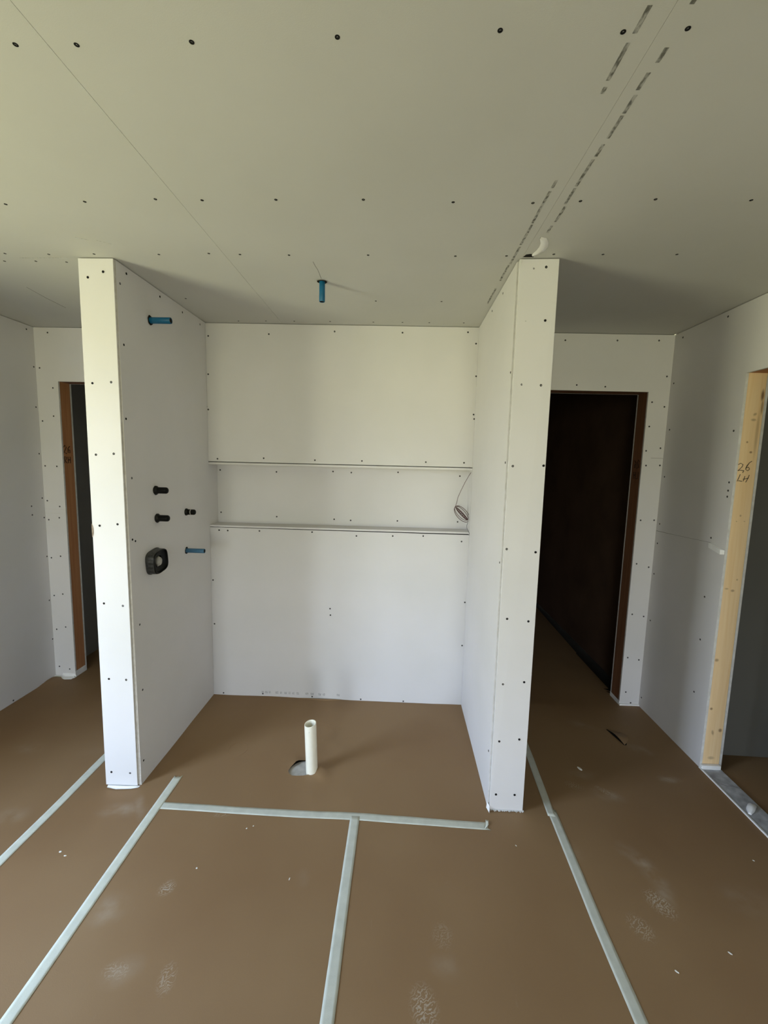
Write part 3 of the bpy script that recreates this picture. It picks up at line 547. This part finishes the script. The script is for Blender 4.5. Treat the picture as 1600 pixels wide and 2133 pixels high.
# threshold of bare slab in the near right doorway
def threshold():
    mb = MB(); mb.box(2.908, 3.013, -1.33, -.516, -.005, .006, 0)
    t = mb.build('trim_1', M_thr); struct(t, 'dusty grey slab strip across the near right doorway', 'threshold')
    e = MB(); e.box(2.9035, 2.9115, -1.33, -.516, -.001, .0095, 0); e.build('paper_edge', M_mud, t, bevel=.001)
    l = MB(); l.tube([(2.925, -.835, .008), (2.945, -.812, .011), (2.965, -.795, .012), (2.988, -.785, .009)], [.006, .016, .017, .008], 10)
    l.build('compound_lump', M_mud, t, smooth=True)
    c = MB(); c.tube([(2.932, -.640, .0062), (2.955, -.655, .0064), (2.985, -.652, .0064), (3.010, -.668, .0062)], .0008, 5); c.build('slab_crack', M_joint, t)
M_thr = mottled('dusty_slab', (0.30, 0.30, 0.31), (0.55, 0.56, 0.58), 22, 0.85, 0.2, 0.5, 150)
threshold()

# unseen side walls behind the viewer, coloured dark to cut bounced light
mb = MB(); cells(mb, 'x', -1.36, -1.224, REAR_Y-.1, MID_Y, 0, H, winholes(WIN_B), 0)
o = mb.build('wall_left_rear', M_dimwall); struct(o, 'unseen side wall behind the viewer on the left, darkened to cut bounce', 'wall')
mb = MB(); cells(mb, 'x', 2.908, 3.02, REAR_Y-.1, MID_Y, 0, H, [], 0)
o = mb.build('wall_right_rear', M_dimwall); struct(o, 'unseen side wall behind the viewer on the right, darkened to cut bounce', 'wall')

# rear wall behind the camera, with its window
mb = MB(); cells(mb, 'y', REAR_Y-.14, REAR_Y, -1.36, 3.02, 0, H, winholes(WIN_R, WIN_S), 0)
wr_ = mb.build('wall_rear', M_dimwall); struct(wr_, 'drywall wall behind the viewer with a window', 'wall')  # dark wall colour chosen to cut bounced light

def window(n, axis, plane, r):
    u0, u1, z0, z1 = r; mb = MB(); t = .045
    def bx(a, b, c, d):
        if axis == 'x': mb.box(plane-.03, plane+.03, a, b, c, d)
        else: mb.box(a, b, plane-.03, plane+.03, c, d)
    bx(u0, u0+t, z0, z1); bx(u1-t, u1, z0, z1); bx(u0+t, u1-t, z0, z0+t); bx(u0+t, u1-t, z1-t, z1); um = (u0+u1)/2; bx(um-t/2, um+t/2, z0+t, z1-t)
    o = mb.build('window_%d' % n, M_vinyl); struct(o, 'white framed window opening outside the photograph', 'window')
    ld = bpy.data.lights.new('window_portal', 'AREA'); ld.shape = 'RECTANGLE'; ld.size = u1-u0; ld.size_y = z1-z0; ld.cycles.is_portal = True
    lo = bpy.data.objects.new('window_portal', ld); COL.objects.link(lo)
    if axis == 'x': lo.location = (plane-.035, um, (z0+z1)/2); lo.rotation_euler = (math.pi/2, 0, -math.pi/2)
    else: lo.location = (um, plane-.035, (z0+z1)/2); lo.rotation_euler = (math.pi/2, 0, 0)
    # an area light shines along its local -Z: turn it to face into the room
    d = Vector((1, 0, 0)) if axis == 'x' else Vector((0, 1, 0))
    lo.rotation_mode = 'QUATERNION'; lo.rotation_quaternion = (-d).to_track_quat('Z', 'Y')
window(1, 'x', -1.30, WIN_A); window(2, 'x', -1.30, WIN_B); window(3, 'y', REAR_Y-.08, WIN_R); window(4, 'y', REAR_Y-.08, WIN_S)

# rooms seen through the doorways
mb = MB()
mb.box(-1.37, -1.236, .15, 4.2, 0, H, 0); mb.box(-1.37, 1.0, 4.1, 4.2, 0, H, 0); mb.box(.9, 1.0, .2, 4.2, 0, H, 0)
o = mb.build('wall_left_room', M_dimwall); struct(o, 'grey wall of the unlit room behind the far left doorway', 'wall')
mb = MB()
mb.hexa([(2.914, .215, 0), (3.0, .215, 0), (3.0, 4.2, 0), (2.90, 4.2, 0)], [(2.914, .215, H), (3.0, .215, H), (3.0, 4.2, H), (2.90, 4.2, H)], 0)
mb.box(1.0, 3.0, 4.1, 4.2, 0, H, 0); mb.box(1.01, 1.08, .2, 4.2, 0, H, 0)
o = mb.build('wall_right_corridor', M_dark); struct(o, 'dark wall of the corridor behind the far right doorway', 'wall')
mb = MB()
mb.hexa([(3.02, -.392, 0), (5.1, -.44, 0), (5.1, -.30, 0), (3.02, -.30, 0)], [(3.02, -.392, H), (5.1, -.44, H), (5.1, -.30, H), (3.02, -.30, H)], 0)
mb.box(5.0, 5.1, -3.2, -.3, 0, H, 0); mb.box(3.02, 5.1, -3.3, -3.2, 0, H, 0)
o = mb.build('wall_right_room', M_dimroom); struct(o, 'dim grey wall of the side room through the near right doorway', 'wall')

# ------------------------------------------------------------------ masking tape laid out on the paper
def tape(pts, width, label, m, torn0=False, torn1=False, z=.0006, extra=None):
    pts = [Vector(p) for p in pts]; mb = MB(); rows = []
    D = [0]
    for a, b in zip(pts, pts[1:]): D.append(D[-1]+(b-a).length)
    n = max(4, int(D[-1]/.02))
    for i in range(n+1):
        s = D[-1]*i/n; k = max(j for j in range(len(D)) if D[j] <= s+1e-9); k = min(k, len(pts)-2)
        t = (s-D[k])/(D[k+1]-D[k]); p = pts[k].lerp(pts[k+1], t); d = (pts[k+1]-pts[k]).normalized(); nn = Vector((-d.y, d.x))
        row = []
        for q in range(5):
            c = -1+q*.5; e = 0
            if i == 0 and torn0: e = -[.010, -.004, .003, -.003, .012][q]
            if i == n and torn1: e = [.012, -.002, .002, -.006, .006][q]
            wv = width/2*(1+.03*noise.noise(Vector((s*9, c*3, width*99+pts[0].x))))
            P2 = p+nn*(c*wv)+d*e
            row.append((P2.x, P2.y, gz(P2.x, P2.y)+z+.0005))
        rows.append(row)
    for a, b in zip(rows, rows[1:]):
        for q in range(4): mb.quad(a[q], a[q+1], b[q+1], b[q])
    if extra: extra(mb)
    o = mb.build('masking_tape', m, smooth=True)
    md = o.modifiers.new('thickness', 'SOLIDIFY'); md.thickness = .0003; md.offset = 1
    tag(o, label, 'tape', 'masking tape lines laid out on the floor'); return o
tape([(-.3075, -2.2), (-.3056, -1.04), (-.3050, -.30)], .040, 'leftmost tape line on the floor, running behind the left partition', M_tape)
tape([(.153, -2.2), (.152, -1.454), (.1541, -1.0127), (.1536, -.772)], .041, 'tape line just right of the left partition, starting with a torn end', M_tape, torn1=True)
tape([(1.064, -2.2), (1.0626, -1.69), (1.0645, -1.43), (1.0710, -.962)], .042, 'middle tape line running from the cross tape towards the viewer', M_tape_worn, z=.0012)
def curl(mb):
    mb.poly([(1.650, -.995, gz(1.65, -.99)+.001), (1.672, -.975, gz(1.67, -.97)+.006), (1.676, -.955, gz(1.67, -.95)+.010), (1.664, -.945, gz(1.66, -.94)+.004), (1.660, -.970, gz(1.66, -.97)+.001)])
tape([(.160, -.957), (.6734, -.961), (1.115, -.9625), (1.4196, -.9735), (1.668, -.9775)], .041, 'cross tape in front of the alcove, its right end curled up', M_tape_worn, torn1=True, extra=curl)
tape([(1.979, -2.2), (1.979, -1.65), (1.9794, -1.3793), (1.9880, -.865)], .041, 'right tape line running from beside the right partition towards the viewer', M_tape_worn)
tape([(1.9775, -.905), (1.999, -.50), (2.012, -.20)], .036, 'short shaded tape piece behind the right partition', M_tape_worn, z=.0011)

# ------------------------------------------------------------------ pipe stubs
def along(origin, d):
    q = Vector(d).to_track_quat('Z', 'Y'); return Matrix.Translation(Vector(origin)) @ q.to_matrix().to_4x4()
def stub(name, origin, d, r, length, m, hole_r, label, cat, group, rounded=False, band=False):
    root = bpy.data.objects.new(name, None); COL.objects.link(root); root.location = origin; root.empty_display_size = .05
    tag(root, label, cat, group); M = along((0, 0, 0), d)
    mb = MB()
    if rounded: prof = [(r*.9, -.004), (r, 0), (r, length-r*.7), (r*.93, length-r*.35), (r*.72, length-r*.12), (r*.4, length), (0, length+.0005)]
    else: prof = [(r*.80, -.004), (r, 0), (r, length-.001), (r*.96, length), (r*.84, length), (r*.80, length-.002), (r*.80, length-.045), (0, length-.045)]
    mb.lathe(prof, 28, M)
    def part(nm, mb_, mm, **kw):
        o = mb_.build(nm, mm, None, smooth=True); o.parent = root; return o
    part('pipe', mb, m)
    hb = MB(); k = 26; ring = []
    for j in range(k):
        a = 2*math.pi*j/k; rr = hole_r*(1+.06*math.sin(3*a+origin[2]*9)+.03*math.sin(7*a)); ring.append(M @ Vector((rr*math.cos(a), rr*math.sin(a), .0022)))
    hb.poly(ring); o = hb.build('hole_shade', M_hole, None); o.parent = root  # flat dark disc in place of the hole's shaded inside
    if rounded:
        c = MB(); c.lathe([(hole_r*.98, .0005), (hole_r*.96, .006), (r*1.18, .009), (r*1.02, .0145)], 28, M); part('collar', c, M_black2)
    if band:
        c = MB(); c.lathe([(r*1.0, .030), (r*1.03, .031), (r*1.03, .0335), (r*1.0, .0345)], 28, M); part('pale_band', c, M_plaster)  # thin pale ring around the stub
    if not rounded:
        c = MB(); c.lathe([(r*.79, length-.0015), (r*.6, length-.003), (0, length-.004)], 20, M); o = part('bore_shade', c, M_hole)  # dark plug near the mouth paints the shaded bore
    return root
G1 = 'black pipe stubs on the left partition'; G2 = 'blue pipe stubs'
X = (1, 0, 0)
stub('pipe_stub', (-.0015, -.613, 1.440), X, .0165, .064, M_black, .0235, 'uppermost black pipe stub on the left partition', 'pipe', G1, True)
stub('pipe_stub', (-.0005, -.610, 1.298), X, .0165, .064, M_black, .0235, 'black pipe stub directly below the uppermost one', 'pipe', G1, True)
stub('pipe_stub', (-.0005, -.312, 1.295), X, .0160, .058, M_black, .0215, 'black pipe stub nearest the niche, with a pale band', 'pipe', G1, True, True)
stub('pipe_stub', (.0005, -.319, 1.070), X, .0130, .108, M_blue2, .0205, 'dusty blue pipe stub right of the black valve box', 'pipe', G2)
stub('pipe_stub', (-.0055, -.601, 2.265), X, .0150, .103, M_blue, .0225, 'blue pipe stub high on the left partition under the ceiling', 'pipe', G2)
stub('pipe_stub', (.840, -.640, 2.4395), (0, .02, -1), .0135, .090, M_blue, .0235, 'blue pipe stub hanging from the ceiling over the alcove', 'pipe', G2)

# valve box: a black plaster guard round the shower valve
def valve():
    c = Vector((.002, -.658, 1.0865)); root = bpy.data.objects.new('valve_box', None); COL.objects.link(root); root.location = c
    tag(root, 'black rounded square valve box with grey plaster inside, on the left partition', 'valve box')
    def outline(s, sz=None, n=48, e=3.6):
        out = []
        for j in range(n):
            a = 2*math.pi*j/n; ca, sa = math.cos(a), math.sin(a)
            r_ = (abs(ca)**e+abs(sa)**e)**(-1/e); out.append((r_*ca*s*.0645, r_*sa*s*.0575))
        t = math.radians(8); return [(x*math.cos(t)-y*math.sin(t), x*math.sin(t)+y*math.cos(t)) for x, y in out]
    def shell(loops):
        mb = MB(); rings = []
        for s, d in loops:
            i = len(mb.v); mb.v += [(d, y, z) for y, z in outline(s)]; rings.append(i)
        n = 48
        for a, b in zip(rings, rings[1:]):
            for j in range(n): mb.f.append((a+j, a+(j+1) % n, b+(j+1) % n, b+j)); mb.mi.append(0)
        return mb, rings
    mb, rg = shell([(1.05, -.002), (1.05, .004), (1.0, .006), (.985, .036), (.96, .041), (.90, .0415), (.87, .036), (.84, .008)])
    mb.mi = [1 if k >= 48*3 else 0 for k in range(len(mb.f))]  # sides take the paler sheen colour, the front stays black
    mb.f.append(tuple(rg[-1]+j for j in range(48))); mb.mi.append(1)
    o = mb.build('housing', [M_valve, M_black], None, smooth=True); o.parent = root
    f, rg = shell([(.86, .0345), (.80, .030), (.45, .026), (.40, .012)]); o = f.build('face_recess', M_black, None, smooth=True); o.parent = root
    p = MB(); random.seed(5)
    bm = bmesh.new(); bmesh.ops.create_icosphere(bm, subdivisions=3, radius=.024)
    for v in bm.verts:
        k = 1+.28*noise.noise(v.co*55)+.12*noise.noise(v.co*140); v.co = Vector((v.co.x*.7*k+.022, v.co.y*.95*k, v.co.z*1.05*k))
    me = bpy.data.meshes.new('plaster_plug'); bm.to_mesh(me); bm.free(); me.materials.append(M_plaster)
    for q in me.polygons: q.use_smooth = True
    o = bpy.data.objects.new('plaster_plug', me); COL.objects.link(o); o.parent = root; o['label'] = 'rough grey plaster lump'
    r = MB()
    for k in range(5):
        t = -.04+.02*k; r.tube([(.010, -.0665, t), (.034, -.0655, t)], .0012, 6)
    o = r.build('rib', M_black2, None, smooth=True); o.parent = root
valve()

# ------------------------------------------------------------------ drain pipe standing out of the floor
def drain():
    root = bpy.data.objects.new('drain_pipe', None); COL.objects.link(root); root.location = (.8175, -.685, -.004)
    tag(root, 'white upright drain pipe rising through the floor paper in the alcove', 'pipe')
    mb = MB(); R0, R1 = .0302, .0255; n = 40; rings = []
    ax = Vector((-.0105, 0, .271))
    for r_, h, sl in [(R0, 0, 0), (R0, .97, 1), (R0-.001, 1.0, 1), (R1+.001, 1.0, 1), (R1, .985, 1), (R1, .55, 1)]:
        i = len(mb.v)
        for j in range(n):
            a = 2*math.pi*j/n; p = ax*h+Vector((r_*math.cos(a), r_*math.sin(a), 0))
            if sl and h > .9: p.z += .004*math.cos(a)+.003*math.sin(a)
            mb.v.append(tuple(p))
        rings.append(i)
    for a, b in zip(rings, rings[1:]):
        for j in range(n): mb.f.append((a+j, a+(j+1) % n, b+(j+1) % n, b+j)); mb.mi.append(0)
    mb.f.append(tuple(rings[-1]+j for j in range(n))); mb.mi.append(0)
    o = mb.build('pipe', M_pvc, None, smooth=True); o.parent = root
    s = MB()
    for x, z in ((-.012, .238),): s.quad((x, -.0306, z), (x+.004, -.0307, z), (x+.004, -.0307, z+.005), (x, -.0306, z+.005))
    o = s.build('printed_mark', M_ink_faint, None); o.parent = root
drain()

# ------------------------------------------------------------------ coiled wire hanging in the niche
def wire():
    root = bpy.data.objects.new('wire_coil', None); COL.objects.link(root); root.location = (1.640, .05, 1.29)
    tag(root, 'dark red coiled thermostat wire hanging in the right end of the niche', 'wire')
    mb = MB(); random.seed(12)
    ax = Vector((.70, 0, -.71)); pe = Vector((.71, .10, .70))
    o_ = Vector((0, 0, 0))
    def loop(cx, la, wb, ph, tilt, n=36):
        pts = []
        for i in range(n+1):
            a = 2*math.pi*i/n+ph
            pts.append(tuple(o_+ax*(math.cos(a)*la+cx)+pe*(math.sin(a)*wb)+Vector((0, math.sin(a+tilt)*.010, 0))))
        return pts
    for k in range(9): mb.tube(loop(random.uniform(-.003, .003), random.uniform(.052, .060), random.uniform(.003, .010), random.random(), random.random()*6), .00125, 6, caps=False)
    mb.tube(loop(.002, .066, .034, 0, 1), .0019, 6, caps=False); mb.tube(loop(-.004, .060, .024, .2, 2), .0016, 6, caps=False)
    c = mb.build('coil', M_wire, None, smooth=True); c.parent = root
    t = MB(); tw = []
    for i in range(40):
        a = i*.9; s = -.045+.09*i/39; tw.append(tuple(o_+ax*s+pe*.007*math.cos(a)+Vector((0, -.007*math.sin(a)-.002, 0))))
    t.tube(tw, .0014, 6); o = t.build('tie_wrap', M_wire, None, smooth=True); o.parent = root
    l = MB()
    P = lambda x, y, z: (x-1.640, y-.05, z-1.29)
    l.tube([P(1.692, .045, 1.566), P(1.678, .047, 1.545), P(1.652, .048, 1.495), P(1.628, .050, 1.440), P(1.612, .050, 1.400), P(1.604, .050, 1.360), P(1.598, .050, 1.338), P(1.604, .045, 1.325)], .0015, 6)
    o = l.build('lead', M_wire, None, smooth=True); o.parent = root
    l = MB(); l.tube([P(1.682, .050, 1.235), P(1.6745, .035, 1.215), P(1.6730, .012, 1.200), P(1.6790, -.002, 1.188), P(1.6865, -.003, 1.172), P(1.687, -.003, 1.160)], .0012, 6)
    o = l.build('lead', M_hole, None, smooth=True); o.parent = root
    e = MB(); e.tube([P(1.602, .046, 1.330), P(1.612, .040, 1.338), P(1.622, .038, 1.345)], .0010, 6); o = e.build('loose_end', M_wire, None, smooth=True); o.parent = root
wire()

# ------------------------------------------------------------------ crumbs of board on the paper
CH = [(2.2416,-.5741,.017,.007,-1.1),(-.1049,-1.2135,.008,.004,.2),(-.0729,-1.2288,.008,.003,0),(.6039,-1.0541,.005,.003,1.2),(.6289,-1.04,.004,.003,0),(.8471,-1.27,.008,.002,1.4),(1.7695,-1.0692,.006,.002,-1),
      (2.1684,-1.5053,.009,.003,-.7),(2.3841,-1.4415,.009,.003,-.8),(2.7504,-1.0779,.006,.0025,-.7),(.4744,-1.2503,.005,.003,0)]
CL = ['', 'flat white crumb left of the second tape line, larger of the pair there', 'small white crumb beside the larger one, left of the second tape line', 'tiny pale crumb just below the cross tape, left one of two', 'tiny pale crumb just below the cross tape, right one of two',
      'thin pale crumb left of the middle tape line', 'tiny crumb on the paper in front of the right partition', 'white sliver on the paper at the bottom right, nearer the right tape line', 'white sliver on the paper at the bottom right, away from the tape line', 'tiny crumb on the floor near the right doorway threshold', 'tiny crumb between the second and middle tape lines']
LB = {0: 'curled white paper scrap on the dark floor right of the right tape line'}
for i, (x, y, a, b_, rot) in enumerate(CH):
    bm = bmesh.new(); bmesh.ops.create_icosphere(bm, subdivisions=2, radius=1)
    for v in bm.verts:
        k = 1+.35*noise.noise(v.co*1.7+Vector((i*3, 0, 0))); v.co = Vector((v.co.x*a*k*(.75 if i else 1), v.co.y*b_*k, (v.co.z*.45+.35)*b_*k))
    me = bpy.data.meshes.new('drywall_crumb'); bm.to_mesh(me); bm.free(); me.materials.append(M_chip)
    o = bpy.data.objects.new('drywall_crumb' if i else 'paper_scrap', me); COL.objects.link(o)
    o.location = (x, y, gz(x, y)+.0002); o.rotation_euler = (0, 0, rot)
    if i: tag(o, CL[i], 'crumb', 'drywall crumbs on the floor')
    else: tag(o, LB[0], 'scrap')
